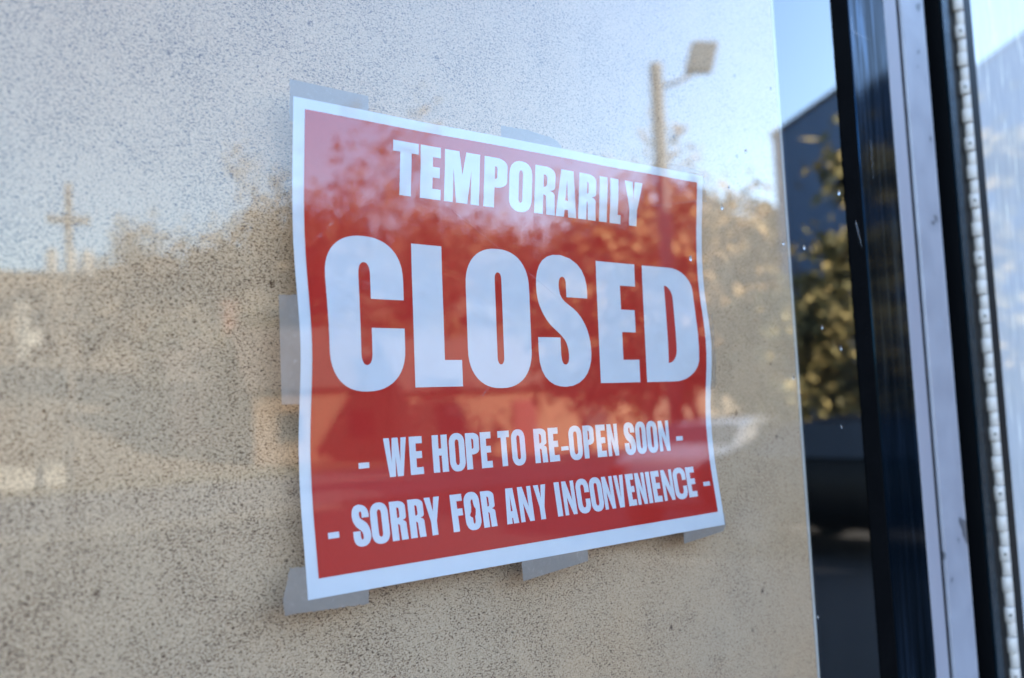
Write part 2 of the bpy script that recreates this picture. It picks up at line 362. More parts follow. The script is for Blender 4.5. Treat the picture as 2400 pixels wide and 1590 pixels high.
def glyph(ch, x0, x1, z0, z1, s, tt):
    """outline list [outer, hole, ...]; s = stem width, tt = bar height"""
    w_, h = x1-x0, z1-z0; ov = .02*h
    if ch == 'I': return [[(x0, z0), (x1, z0), (x1, z1), (x0, z1)]]
    if ch == '-': return [[(x0, z0), (x1, z0), (x1, z1), (x0, z1)]]
    if ch == 'T':
        c = (x0+x1)/2
        return [[(x0, z1), (x0, z1-tt), (c-s/2, z1-tt), (c-s/2, z0), (c+s/2, z0), (c+s/2, z1-tt), (x1, z1-tt), (x1, z1)]]
    if ch == 'L': return [[(x0, z0), (x1, z0), (x1, z0+tt), (x0+s, z0+tt), (x0+s, z1), (x0, z1)]]
    if ch in 'EF':
        zm = z0+h*.515; x2 = x1-.06*w_
        o = [(x0, z1), (x0, z0)]
        o += [(x1, z0), (x1, z0+tt), (x0+s, z0+tt)] if ch == 'E' else [(x0+s, z0)]
        o += [(x0+s, zm-tt/2), (x2, zm-tt/2), (x2, zm+tt/2), (x0+s, zm+tt/2), (x0+s, z1-tt), (x1-.02*w_, z1-tt), (x1-.02*w_, z1)]
        return [o]
    if ch == 'H':
        zm = z0+h*.54
        return [[(x0, z0), (x0+s, z0), (x0+s, zm-tt/2), (x1-s, zm-tt/2), (x1-s, z0), (x1, z0), (x1, z1), (x1-s, z1), (x1-s, zm+tt/2), (x0+s, zm+tt/2), (x0+s, z1), (x0, z1)]]
    if ch == 'O':
        hi = oval(x0+s, x1-s, z0-ov+tt*.93, z1+ov-tt*.93, min((w_-2*s)*.85, .12*h), 2.2)
        return [oval(x0, x1, z0-ov, z1+ov, .29*h), hi]
    if ch == 'C':
        zu, zl = z0+.60*h, z0+.405*h
        q = oval(x0, x1, z0-ov, z1+ov, .29*h); i_ = oval(x0+s, x1-s, z0-ov+tt*.93, z1+ov-tt*.93, min((w_-2*s)*.85, .12*h), 2.2)
        return [[(x1, zu)] + q + [(x1, zl), (x1-s, zl)] + [p for p in i_[:24:-1]] + [p for p in i_[24::-1]] + [(x1-s, zu)]]
    if ch == 'S':
        P = [(.965, .685), (.985, .80), (.96, .99), (.47, 1.02), (.10, 1.03), (0, .90), (.0, .765), (.0, .65), (.05, .585), (.17, .50),
             (.30, .41), (.52, .39), (.555, .27), (.58, .185), (.54, .150), (.49, .152), (.43, .155), (.416, .19), (.413, .242), (.413, .28), (.413, .32), (.413, .365),
             (.28, .365), (.14, .365), (0, .365), (0, .32), (0, .28), (0, .241), (0, .06), (.20, -.025), (.49, -.022), (.82, -.02), (1.0, .10), (1.0, .245),
             (1.0, .36), (.95, .45), (.82, .535), (.68, .625), (.50, .63), (.445, .70), (.40, .76), (.41, .845), (.49, .848), (.555, .85), (.565, .80), (.56, .765),
             (.56, .74), (.56, .71), (.56, .687), (.70, .687), (.83, .687), (.965, .685)]
        k = s/(.43*w_)
        return [[(x0+p[0]*w_, z0+p[1]*h) for p in bez(P, 7)][:-1]]
    if ch == 'D':
        o = [(x0, z0)] + arc(x1-.46*w_, z0+.20*h, .46*w_, .20*h, -90, 0) + arc(x1-.46*w_, z1-.20*h, .46*w_, .20*h, 0, 90) + [(x0, z1)]
        a, c = x0+s, x1-s*.98; r2 = (c-a)
        return [o, [(a, z0+tt*.85)] + arc(a, z0+tt*.85+r2*1.2, r2, r2*1.2, -90, 0, 8) + arc(a, z1-tt*.85-r2*1.2, r2, r2*1.2, 0, 90, 8) + [(a, z1-tt*.85)]]
    if ch in 'PR':
        zb = z0+(.405 if ch == 'P' else .44)*h; rb = .15*h
        rx = .48*w_
        bowl = arc(x1-rx, z1-rb, rx, rb, 90, 0)
        if ch == 'P':
            o = [(x0, z0), (x0, z1)] + bowl + arc(x1-rx, zb+rb, rx, rb, 0, -90) + [(x0+s, zb), (x0+s, z0)]
            hz0 = zb+tt*.85
        else:
            zc = z0+.505*h
            o = [(x0, z0), (x0, z1)] + bowl + [(x1, zc+.10*h)] + arc(x1-.30*w_, zc+.085*h, .30*w_, .085*h, 0, -75, 6)
            o += arc(x1-.30*w_, zc-.095*h, .29*w_, .09*h, 75, 0, 6) + [(x1-.01*w_, zc-.20*h), (x1+.02*w_, z0), (x1+.02*w_-s, z0), (x1-s*1.02, z0+.34*h)]
            o += arc(x1-s-.10*w_, z0+.36*h, .09*w_, .05*h, 0, 90, 5) + [(x0+s, z0+.41*h), (x0+s, z0)]
            hz0 = zc+tt*.33
        a, c = x0+s, x1-s*.95; r2 = max(c-a, .3)
        hz1 = z1-tt*.85
        return [o, [(a, hz0)] + arc(a+r2*.3, hz0+r2*.9, r2*.7, r2*.9, -90, 0, 6) + arc(a+r2*.3, hz1-r2*.9, r2*.7, r2*.9, 0, 90, 6) + [(a, hz1)]]
    c = (x0+x1)/2
    if ch == 'A':
        q = .30*w_; d = s*.97
        za, zc = z0+.16*h, z0+.35*h
        o = [(x0, z0), (c-q, z1), (c+q, z1), (x1, z0), (x1-d, z0), (x1-d-.02*w_, za), (x0+d+.02*w_, za), (x0+d, z0)]
        k = lambda z: (z1-.10*h-z)/(h*.90)
        return [o, [(c, z0+.80*h), (c-.075*w_, zc), (c+.075*w_, zc)]]
    if ch == 'V':
        q = s*.62
        return [[(x0, z1), (c-q*1.0, z0), (c+q*1.0, z0), (x1, z1), (x1-s*.95, z1), (c, z0+.28*h), (x0+s*.95, z1)]]
    if ch == 'Y':
        return [[(x0, z1), (c-s/2, z0+.36*h), (c-s/2, z0), (c+s/2, z0), (c+s/2, z0+.36*h), (x1, z1), (x1-s*1.0, z1), (c, z0+.62*h), (x0+s*1.0, z1)]]
    if ch == 'N':
        return [[(x0, z0), (x0, z1), (x0+s*1.08, z1), (x1-s*.92, z0+.42*h), (x1-s*.92, z1), (x1, z1), (x1, z0), (x1-s*1.0, z0), (x0+s*.92, z0+.53*h), (x0+s*.92, z0)]]
    if ch == 'M':
        q = s*.83
        return [[(x0, z0), (x0, z1), (x0+.40*w_, z1), (c, z0+.55*h), (x1-.40*w_, z1), (x1, z1), (x1, z0), (x1-q, z0), (x1-q, z0+.66*h), (c+.16*w_, z0), (c-.16*w_, z0), (x0+q, z0+.66*h), (x0+q, z0)]]
    if ch == 'W':
        q = .19*w_
        return [[(x0, z1), (x0+.20*w_, z0), (x0+.46*w_, z0), (c+.0*w_, z0+.52*h), (x1-.46*w_, z0), (x1-.20*w_, z0), (x1, z1), (x1-.24*w_, z1), (x1-.30*w_, z0+.38*h), (c+.13*w_, z1), (c-.13*w_, z1), (x0+.32*w_, z0+.38*h), (x0+.25*w_, z1)]]
def text_line(chars, z0, z1, stem, bar, label):
    """chars: (letter, x-left, x-right[, low, high]) as measured on the flat sheet plane"""
    bm = bmesh.new()
    for it in chars:
        ch, a, c = it[:3]; lo, hi = (it[3], it[4]) if len(it) > 3 else (z0, z1)
        zc = (lo+hi)/2
        X0, X1 = true_pos(a, zc)[0], true_pos(c, zc)[0]
        xm = (a+c)/2
        Zl, Zh = true_pos(xm, lo)[1], true_pos(xm, hi)[1]
        k = (X1-X0)/(c-a)
        st = stem[ch] if isinstance(stem, dict) and ch in stem else (stem['*'] if isinstance(stem, dict) else stem)
        cs = glyph(ch, X0, X1, Zl, Zh, st*k, bar)
        if len(it) > 5: cs[1] = it[5](X0, X1, Zl, Zh)
        loops = [[Vector((x, z, 0)) for x, z in q] for q in cs]
        flat = [p for q in loops for p in q]
        vs = [bm.verts.new((p.x, 0, p.y)) for p in flat]
        for tri in tessellate_polygon(loops):
            if len(set(tri)) == 3:
                try: bm.faces.new([vs[i] for i in tri])
                except ValueError: pass
    return bent('lettering', bm, .00040, M_paper, notice, label, False)
text_line([('T', -90.2, -75.8), ('E', -74.6, -62.6), ('M', -60.4, -38.9), ('P', -36.0, -21.0), ('O', -19.5, -4.0), ('R', -2.0, 12.4), ('A', 13.5, 28.7),
           ('R', 30.2, 43.4), ('I', 46.2, 52.4), ('L', 54.8, 63.6), ('Y', 66.6, 81.2)], 70.2, 96.3,
          {'*': 6.4, 'E': 7.1, 'P': 6.8, 'O': 6.4, 'R': 6.1, 'A': 6.2, 'M': 6.3}, 5.1, 'white capitals reading TEMPORARILY')
text_line([('C', -126.6, -87.0), ('L', -82.0, -54.4), ('O', -50.6, -9.5), ('S', -4.6, 33.6), ('E', 39.9, 71.7), ('D', 77.4, 124.6)], -20.1, 47.6,
          {'*': 18.0, 'C': 16.8, 'O': 18.4, 'E': 18.7, 'D': 20.2, 'L': 17.4}, 13.0, 'large white capitals reading CLOSED')
text_line([('-', -113.8, -108.4, -55.3, -52.8), ('W', -100.6, -88.4), ('E', -86.9, -79.6), ('H', -74.1, -65.4), ('O', -64.4, -55.2), ('P', -54.6, -46.4), ('E', -45.6, -38.8),
           ('T', -34.6, -27.2), ('O', -26.0, -17.0), ('R', -11.0, -2.5), ('E', -1.1, 6.0), ('-', 7.6, 12.9, -54.9, -52.8), ('O', 13.4, 22.9), ('P', 23.9, 32.0), ('E', 33.7, 40.9),
           ('N', 42.2, 50.3), ('S', 55.5, 64.4), ('O', 64.9, 73.4), ('O', 74.1, 83.0), ('N', 84.2, 93.2), ('-', 99.3, 105.1, -54.9, -52.4)], -60.2, -42.7,
          {'*': 3.6, 'T': 3.5, 'N': 2.9, 'O': 3.45}, 3.3, 'white capitals reading WE HOPE TO RE-OPEN SOON')
def smudged(x0, x1, z0, z1):
    w_, h = x1-x0, z1-z0
    return [(x0+a*w_, z0+c*h) for a, c in ((.50, .82), (.58, .80), (.60, .68), (.64, .60), (.72, .55), (.70, .46), (.66, .38), (.62, .34), (.62, .22), (.58, .16), (.52, .15), (.48, .18), (.47, .31), (.36, .35), (.30, .39), (.40, .48), (.44, .60), (.44, .76))]
text_line([('-', -129.8, -124.5, -83.9, -81.3), ('S', -117.8, -109.0), ('O', -108.6, -99.3), ('R', -98.3, -90.0), ('R', -88.5, -80.2), ('Y', -79.4, -70.7), ('F', -64.6, -57.6),
           ('O', -56.8, -47.5, -88.8, -71.2, smudged), ('R', -46.4, -38.3), ('A', -32.0, -24.3), ('N', -22.9, -14.0), ('Y', -12.2, -3.8)], -88.8, -71.2,
          {'*': 3.6, 'S': 3.5, 'Y': 3.3, 'N': 3.0, 'A': 3.5}, 3.3, 'white capitals reading SORRY FOR ANY')
text_line([('I', 2.0, 5.6), ('N', 7.3, 15.9), ('C', 17.0, 26.4), ('O', 27.0, 36.2), ('N', 36.8, 44.9), ('V', 46.2, 53.6), ('E', 55.4, 61.8), ('N', 62.9, 70.6), ('I', 71.9, 75.1),
           ('E', 76.3, 83.3), ('N', 84.9, 94.2), ('C', 95.0, 106.0), ('E', 106.7, 114.4), ('-', 121.5, 127.7, -83.2, -80.7)], -88.6, -70.9,
          {'*': 3.4, 'I': 3.3, 'N': 2.75, 'V': 3.0, 'E': 3.5}, 3.3, 'white capitals reading INCONVENIENCE')

# ------------------------------------------------------------------ tape
def tape(pts, label, m, torn=(), y=0.0009):
    """strip of tape; pts in mm on the sheet plane, running round"""
    bm = bmesh.new(); ring = []
    n = len(pts)
    for i in range(n):
        p, q = Vector(pts[i]), Vector(pts[(i+1) % n])
        k = max(2, int((q-p).length/1.1)) if i in torn else 1
        for j in range(k):
            c = p.lerp(q, j/k)
            if i in torn and j > 0:
                nr = Vector((-(q-p).y, (q-p).x)).normalized()
                c = c + nr*random.uniform(-.35, .35)
            ring.append(c)
    loop = [Vector((p.x, p.y, 0)) for p in ring]
    f_v = [bm.verts.new((p.x, 0, p.y)) for p in loop]
    for tri in tessellate_polygon([loop]): bm.faces.new([f_v[i] for i in tri])
    for ax in (0, 2):
        for k in range(-52, 53):
            nn = Vector((0, 0, 0)); nn[ax] = 1
            bmesh.ops.bisect_plane(bm, geom=bm.verts[:]+bm.edges[:]+bm.faces[:], plane_co=nn*(k*3+.21), plane_no=nn, dist=1e-4)
    for v in bm.verts:
        cxx, czz = max(-140, min(140, v.co.x)), max(-108, min(108, v.co.z))
        out_ = math.hypot(v.co.x-cxx, v.co.z-czz)
        v.co = Vector((v.co.x/1000, bulge(cxx, czz)/1000*max(0, 1-out_/5), v.co.z/1000))
    bmesh.ops.recalc_face_normals(bm, faces=bm.faces)
    ext = bmesh.ops.extrude_face_region(bm, geom=bm.faces[:])
    for v in ext['geom']:
        if isinstance(v, bmesh.types.BMVert): v.co.y += .00006
    bmesh.ops.recalc_face_normals(bm, faces=bm.faces)
    o = obj('tape_strip', bm, m); o.location = (0, y, Z0)
    return tag(o, label, 'tape', 'strips of tape holding the notice')
tape([(-141.4, 115.6), (-101.8, 115.2), (-102.1, 98), (-141.6, 97)], 'grey tape across the top left corner of the red notice', M_tape, (1, 3))
tape([(-22.6, 114.2), (-6, 114.7), (8, 113.4), (14, 113.0), (19.6, 109.8), (19.8, 98), (-23.4, 98)], 'ragged torn tape on the upper edge above the letters PO', M_tape, (0, 1, 2, 3))
tape([(-149.2, 20.6), (-131, 21.2), (-131, -26.4), (-149.2, -25.9)], 'upright tape on the left edge beside the big letter C', M_tape, (0, 2))
tape([(-147.6, -93.4), (-131, -95.6), (-110, -100), (-110.6, -114.2), (-150.4, -112.6), (-151.1, -105.6)], 'wide tape under the bottom left corner of the notice', M_tape, (0, 3, 5))
tape([(-22.8, -100), (23.6, -100), (23.5, -114.0), (-21.8, -117.8)], 'slanting tape below the words ANY and INCONVENIENCE on the bottom edge', M_tape, (3,))
tape([(100.4, -101), (141.4, -101), (141.2, -108.2), (138.6, -111.8), (101.8, -114.7)], 'narrowing tape below the bottom right corner of the notice', M_tape, (4,))
tape([(135, 22.6), (142.6, 21.6), (142.9, -12), (142.2, -25), (135, -26)], 'thin sliver of tape on the right edge beside the letter D', M_tapeclear, (0,))
tape([(106, 111.6), (126, 112.6), (142, 110.6), (143.2, 92), (132, 92), (108, 100)], 'clear wrinkled tape on the top right corner of the notice', M_tapeclear, (0, 1, 2), .0010)

# ------------------------------------------------------------------ door jamb between window and door
jamb = tag(empty('door_jamb', (0, 0, Z0)), 'pale grey metal jamb of two upright strips between black frame and door hinge', 'door jamb')
JT, JB = ZT+.12, -1.5
s0, s1 = xa(.3836, FY), xa(.4036, FY)
bm = bmesh.new(); extrude_z(bm, [(s0, FY-.0003), (s0+.0006, FY-.0010), (s1-.0006, FY-.0010), (s1, FY-.0003), (s1, .05), (s0, .05)], JB, JT)
obj('flat_strip', bm, M_alu, jamb)
s2 = xa(.4092, FY)
bm = bmesh.new(); box(bm, s1+.0001, s2-.0001, FY+.0004, .05, JB, JT); obj('joint', bm, M_rubber, jamb)
s3 = xa(.4585, FY)
pr = [(s2, .05), (s2, FY-.001), (s2+.0012, FY-.0024), (s3-.013, FY-.0024)]
for k in range(1, 13):
    a = R(90*k/12); pr.append((s3-.013+.013*math.sin(a), FY-.0024+.013*(1-math.cos(a))))
pr += [(s3, .05)]
bm = bmesh.new(); extrude_z(bm, pr, JB, JT); o = obj('rounded_strip', bm, M_alu2, jamb)
bm = bmesh.new(); box(bm, s3+.0002, xa(.490, .012), .012, .05, JB, JT); obj('door_stop', bm, M_rubber, jamb)

# ------------------------------------------------------------------ door with its piano hinge
door = tag(empty('shop_door', (0, 0, Z0)), 'dark framed glass door hung on a long cream piano hinge', 'door')
DY = -0.012
d0, d1 = xa(.4870, DY), xa(.5405, DY+.004)
bm = bmesh.new(); box(bm, d0, xa(.4985, DY), DY-.0006, DY+.0010, JB+.02, JT-.02); obj('weather_strip', bm, M_brush, door)
bm = bmesh.new(); box(bm, d1, 1.40, DY+.0016, .03, JB+.02, JB+.25); box(bm, d1, 1.40, DY+.0016, .03, JT-.12, JT-.02); box(bm, 1.40, 1.455, DY+.0017, .03, JB+.02, JT-.02)
def ajar(bm):
    bmesh.ops.rotate(bm, verts=bm.verts[:], cent=(d1, DY+.004, 0), matrix=Matrix.Rotation(R(-4), 3, 'Z'))
ajar(bm); box(bm, d0+.0002, d1, DY+.0015, .03, JB+.02, JT-.02)
obj('stile', bm, M_black, door)
# door pane: old hazy glazing with slanting scratches
M_dpane, t, b = mat('hazy_scratched_pane')
sc = noisy(t, 9, 5, 0.6, 0.3, None, ((34, 1, 2.2), (0, R(24), 0)))
hz = noisy(t, 14, 3)
t.nodes.remove(b); out = t.nodes['Material Output']
mix = nd(t, 'ShaderNodeMixShader'); d = nd(t, 'ShaderNodeBsdfDiffuse'); gl = nd(t, 'ShaderNodeBsdfGlossy'); gl.inputs['Roughness'].default_value = .03
mix.inputs[0].default_value = .27
t.links.new(ramp(t, sc, [(0.40, (0.44, 0.43, 0.43)), (0.60, (0.52, 0.49, 0.475)), (0.68, (0.86, 0.79, 0.68)), (0.74, (0.56, 0.53, 0.51))]), d.inputs[0])
t.links.new(d.outputs[0], mix.inputs[1]); t.links.new(gl.outputs[0], mix.inputs[2]); t.links.new(mix.outputs[0], out.inputs[0])
bm = bmesh.new(); box(bm, d1+.0001, 1.3999, DY+.004, DY+.010, JB+.25, JT-.12); ajar(bm); obj('door_pane', bm, M_dpane, door)
hg = obj('hinge', bmesh.new(), M_hinge, door)
bm = bmesh.new(); HY = DY-.0005
hx = xa(.5205, HY); hr = .0046
box(bm, hx-.0010, hx+.0010, HY+.001, DY+.0012, JB+.05, JT-.05)
bm.to_mesh(hg.data); bm.free()
def knuckle(big):
    bm = bmesh.new(); rr = hr*(1.0 if big else .86); h = .0062-.00018
    prev = None; n = 20; rings = []
    for z, q in ((-h, rr*.955), (-h+.0003, rr), (h-.0003, rr), (h, rr*.955)):
        rings.append([bm.verts.new((q*math.cos(2*math.pi*k/n), q*math.sin(2*math.pi*k/n), z)) for k in range(n)])
    for A, B in zip(rings, rings[1:]):
        for k in range(n): bm.faces.new((A[k], A[(k+1) % n], B[(k+1) % n], B[k]))
    bm.faces.new(rings[0][::-1]); bm.faces.new(rings[-1])
    if big == 2:
        a0 = R(215)
        c = Vector((math.cos(a0), math.sin(a0), 0))*(rr+.0002); e = Vector((-math.sin(a0), math.cos(a0), 0))
        vs = [bm.verts.new(c + e*.0011*math.cos(2*math.pi*k/10) + Vector((0, 0, .0011*math.sin(2*math.pi*k/10)))) for k in range(10)]
        fc = bm.faces.new(vs); fc.material_index = 1
    me = bpy.data.meshes.new('knuckle'); bm.to_mesh(me); bm.free(); me.materials.append(M_hinge); me.materials.append(M_pin)
    for p in me.polygons: p.use_smooth = p.material_index == 0 and len(p.vertices) == 4
    return me
KM = [knuckle(0), knuckle(1), knuckle(2)]
zk = unpx(2188, 37, HY-hr).z - Z0        # one drilled knuckle's height
for k in range(-9, 56):
    zz = zk - .0124*(k)
    kind = 2 if k % 4 == 0 else (1 if k % 2 == 0 else 0)
    o = bpy.data.objects.new('knuckle', KM[kind]); COL.objects.link(o); o.parent = hg
    o.location = (hx-(.0017 if kind else 0), HY, zz)

# ------------------------------------------------------------------ water drops on the glass
M_drop, t, b = mat('water')
b.inputs['Transmission Weight'].default_value = 1; b.inputs['IOR'].default_value = 1.33; b.inputs['Roughness'].default_value = 0
drops = [((1807, 208), 1.3, 'lone drop high on the window near the board edge below open sky'), ((1748, 355), 1.5, 'bright drop above the top right corner of the notice'),
         ((1693, 487), 1.7, 'drop just right of the upper right edge of the notice'), ((1708, 440), 1.0, 'tiny drop between the notice corner and the brightest drop'),
         ((1619, 606), 1.9, 'large drop on the glass over the red panel above the letter D'), ((1836, 570), 1.5, 'drop just left of the board edge beside a sister drop'),
         ((1885, 580), 1.8, 'blue rimmed drop just right of the board edge'), ((1966, 452), 2.0, 'twin blue drop beside the black gasket'),
         ((1927, 767), 1.4, 'dark drop in the middle of the clear glass strip'), ((1971, 816), 1.6, 'white sparkling drop near the gasket at the height of letter D'),
         ((1860, 885), 1.3, 'dark drop left of the board edge at mid height'), ((1972, 1000), 1.2, 'small pale drop near the gasket below the sparkling drop'),
         ((1917, 1447), 1.3, 'pale drop low down by the bottom of the board edge')]
for (px, py), sz, lab in drops:
    bm = bmesh.new(); bmesh.ops.create_uvsphere(bm, u_segments=14, v_segments=8, radius=1)
    rnd = random.uniform(.8, 1.1)
    for v in bm.verts:
        v.co = Vector((v.co.x*.72*rnd, max(-1, min(.15, v.co.y))*.45, v.co.z*1.05*(1+.12*v.co.x)))*sz*.00085
    o = obj('water_drop', bm, M_drop, None, True); o.location = unpx(px, py, GY0-.0002)
    tag(o, lab, 'water drop', 'water drops on the window')

# ================================================================== the street in front, seen in the glass
def at(az, D, z=0.0):
    """ground point at bearing az (degrees from straight out, towards the door side) and D metres from the window"""
    return Vector((CX + D*math.sin(R(az)), .36 - D*math.cos(R(az)), z))
M_asph = simple('asphalt', (0.009, 0.009, 0.0095), (0.013, 0.0127, 0.0124), 3, 0.9)
M_road = simple('road_asphalt', (0.075, 0.073, 0.072), (0.10, 0.097, 0.093), 3, 0.9)
M_conc = simple('concrete_paving', (0.34, 0.32, 0.29), (0.28, 0.265, 0.24), 2, 0.9)
M_grass = simple('dry_grass', (0.20, 0.135, 0.055), (0.115, 0.10, 0.035), 1.2, 0.95)
M_hill = simple('leafy_slope', (0.22, 0.145, 0.07), (0.13, 0.095, 0.045), .35, 0.95)
def sheet(name, x0, x1, y0, y1, z, m):
    bm = bmesh.new(); vs = [bm.verts.new(p) for p in ((x0, y0, z), (x1, y0, z), (x1, y1, z), (x0, y1, z))]; bm.faces.new(vs)
    return structure(obj(name, bm, m))
sheet('ground', -400, 400, -600, 400, -.012, M_grass)
sheet('parking_lot', -30, 34, -15, -2.2, 0, M_asph)
sheet('road', -200, 200, -26, -18, 0, M_road)
bm = bmesh.new(); box(bm, -30, 34, -2.2, .3, -.1, .15); structure(obj('pavement', bm, M_conc))
bm = bmesh.new(); box(bm, -30, 34, -17.9, -15.1, -.1, .10); structure(obj('verge', bm, M_road))
def hill_h(x, y):
    D = -y
    h = 6.5*sstep(31, 72, D)*(.75+.25*sstep(-20, 40, x)) + 15*sstep(66, 125, D)
    return h*(1 + .10*noise.noise(Vector((x*.05, y*.05, 0)))) - .05
bm = bmesh.new(); G = {}
xs = [-120+6*i for i in range(61)]; ys = [-30-5*j for j in range(34)]
for i, x in enumerate(xs):
    for j, y in enumerate(ys): G[i, j] = bm.verts.new((x, y, hill_h(x, y)))
for i in range(len(xs)-1):
    for j in range(len(ys)-1): bm.faces.new((G[i, j], G[i, j+1], G[i+1, j+1], G[i+1, j]))
bmesh.ops.recalc_face_normals(bm, faces=bm.faces)
structure(obj('hill', bm, M_hill, None, True))

# trees
def leaf_mat(name, c1, c2, c3):
    m, t, b = mat(name); b.inputs['Roughness'].default_value = .7; b.inputs['Specular IOR Level'].default_value = .2
    gi = nd(t, 'ShaderNodeNewGeometry')
    t.links.new(ramp(t, gi.outputs['Random Per Island'], [(0, c1), (.55, c2), (1, c3)]), b.inputs['Base Color'])
    return m
M_bark = simple('grey_brown_bark', (0.13, 0.095, 0.068), (0.08, 0.06, 0.045), 6, .95)
M_gold = leaf_mat('golden_leaves', (.12, .07, .028), (.215, .135, .056), (.29, .20, .088))
M_olive = leaf_mat('olive_leaves', (.04, .04, .016), (.13, .11, .04), (.30, .23, .09))
M_rust = leaf_mat('rusty_leaves', (.11, .07, .037), (.175, .118, .065), (.24, .17, .10))
M_green = leaf_mat('dull_olive_brown_leaves', (.09, .065, .028), (.16, .115, .05), (.22, .165, .075))
def make_tree(name, h, r, crown0, nleaf, lsize, lm, seed, bare=False):
    rnd = random.Random(seed); root = empty(name)
    tb = bmesh.new(); tips = []
    def grow(p, d, L, rad, lev):
        pts = [p]; rr = [rad]; q = p.copy(); dd = d.copy(); n = 4
        for k in range(n):
            dd = (dd + Vector((rnd.gauss(0, .13), rnd.gauss(0, .13), .05 if lev else 0))).normalized()
            q = q + dd*L/n; pts.append(q.copy()); rr.append(rad*(1-.62*(k+1)/n))
            if lev < (4 if bare else 2) and k >= (1 if lev else 2):
                for _ in range(2 if lev < 3 else 1):
                    ax = Vector((rnd.gauss(0, 1), rnd.gauss(0, 1), rnd.gauss(0, .4))).normalized()
                    nd_ = (dd*.75 + ax*.75 + Vector((0, 0, .22))).normalized()
                    grow(q, nd_, L*rnd.uniform(.5, .72), rr[-1]*.62, lev+1)
        tube(tb, pts, rr, 6 if lev < 2 else 3, False)
        tips.append(q)
    grow(Vector((0, 0, -.3)), Vector((0, 0, 1)), h*(.55 if bare else .62), h*.022, 0)
    obj('trunk', tb, M_bark, root, True)
    cb = bmesh.new()
    cl = []
    for k in range(20 if not bare else 6):
        a = rnd.uniform(0, 6.283); z = rnd.uniform(crown0, 1)
        q = r*math.sqrt(max(.05, 1-((z-(1+crown0)/2)/((1-crown0)/2*1.05))**2))*rnd.uniform(.35, .85)
        cl.append((Vector((q*math.cos(a), q*math.sin(a), z*h)), r*rnd.uniform(.24, .42)))
    for _ in range(nleaf):
        if bare: c = rnd.choice(tips) + Vector([rnd.gauss(0, .35) for _ in 'xyz'])
        else:
            k, s = rnd.choice(cl); v = Vector([rnd.gauss(0, 1) for _ in 'xyz']).normalized()*s*min(1.9, abs(rnd.gauss(0, .72)))
            c = k + Vector((v.x, v.y, v.z*.8))
        s = lsize*rnd.uniform(.6, 1.4); n = Vector([rnd.gauss(0, 1) for _ in 'xyz']).normalized()
        a = n.orthogonal().normalized()*s; b_ = n.cross(a)*.6
        cb.faces.new([cb.verts.new(c+a), cb.verts.new(c+b_), cb.verts.new(c-a), cb.verts.new(c-b_)])
    obj('crown', cb, lm, root)
    return root
protos = {
    'gold': make_tree('golden_tree', 6.4, 2.3, .22, 2600, .17, M_gold, 3),
    'olive': make_tree('roadside_tree', 5.2, 1.9, .18, 6500, .13, M_olive, 5),
    'rust': make_tree('brown_leaved_tree', 9.0, 3.2, .2, 3000, .22, M_rust, 8),
    'green': make_tree('evergreen_tree', 7.0, 2.8, .05, 3000, .2, M_green, 11),
    'bare': make_tree('bare_tree', 11, 3.5, .4, 2600, .16, M_rust, 21, True),
    'bare2': make_tree('bare_tree', 11, 3.5, .4, 2200, .16, M_rust, 34, True)}
used = set()
def tree(kind, az, D, scale, label, rz=0.0):
    p = at(az, D); p.z = hill_h(p.x, p.y) if p.y < -31 else -.02
    o = protos[kind] if kind not in used else copy_tree(protos[kind]); used.add(kind)
    o.location = p; o.scale = (scale,)*3; o.rotation_euler = (0, 0, rz)
    tag(o, label, 'tree', 'trees beyond the road' if D > 20 else None)
tree('olive', 63.2, 14.2, .96, 'yellow green leafy tree beside the dark gabled building, mirrored in the clear glass strip', .4)
tree('gold', 47.6, 25, 1.0, 'golden leaved tree just left of the street lamp post, mirrored over the letter L')
tree('gold', 51.6, 24, .95, 'golden leaved tree right of the street lamp post, mirrored over the letter D', 2)
tree('gold', 54.6, 29, 1.15, 'tall golden tree behind the parked silver car', 4)
tree('gold', 44.2, 31, .95, 'golden tree between bare trees above the letter E', 1)
tree('rust', 53.2, 40, .95, 'brown leaved tree furthest right on the slope', .7)
tree('rust', 50.4, 44, 1.2, 'brown leaved tree behind the lamp post', 1.9)
tree('rust', 25.6, 50, 1.02, 'brown leaved tree crowning the slope left of the notice', 3)
tree('rust', 22.2, 52, .95, 'brown leaved tree lower on the slope left of the notice', 4.1)
tree('rust', 28.4, 54, 1.12, 'brown leaved tree behind the left edge of the notice', 5)
tree('rust', 18.8, 60, .82, 'small brown tree near the utility pole', .2)
tree('rust', 15.6, 66, .72, 'small brown tree behind the transformers of the utility pole', 1.2)
tree('rust', 12.6, 62, .6, 'smallest brown tree at the far left of the slope', 2.2)
tree('rust', 9.4, 60, .6, 'brown tree beyond the white house', 2.9)
tree('bare', 31.5, 46, 1.02, 'bare branched tree mirrored left of the letter T')
tree('bare2', 34.6, 43, .95, 'bare branched tree mirrored over the letters EM')
tree('bare', 37.8, 47, .98, 'bare branched tree mirrored over the letter P', 2)
tree('bare2', 40.8, 44, .98, 'bare branched tree mirrored over the letters OR', 1)
tree('bare', 43.6, 46, .96, 'bare branched tree mirrored over the letters AR', 4)
tree('bare2', 46.6, 48, 1.0, 'bare branched tree mirrored over the letters IL', 3)
tree('bare', 49.4, 52, .95, 'bare branched tree furthest to the lamp side', 1)
tree('green', 29.2, 42, .78, 'dark evergreen behind the left end of the houses', 1)
tree('green', 33.4, 41, .8, 'dark evergreen between the two bare trees on the left', 2)
tree('green', 37.0, 40, .75, 'dark evergreen in the middle of the slope', 3)
tree('green', 41.6, 41, .8, 'dark evergreen behind the tan house', 4)
tree('green', 45.6, 39, .75, 'dark evergreen next to the golden trees', 5)
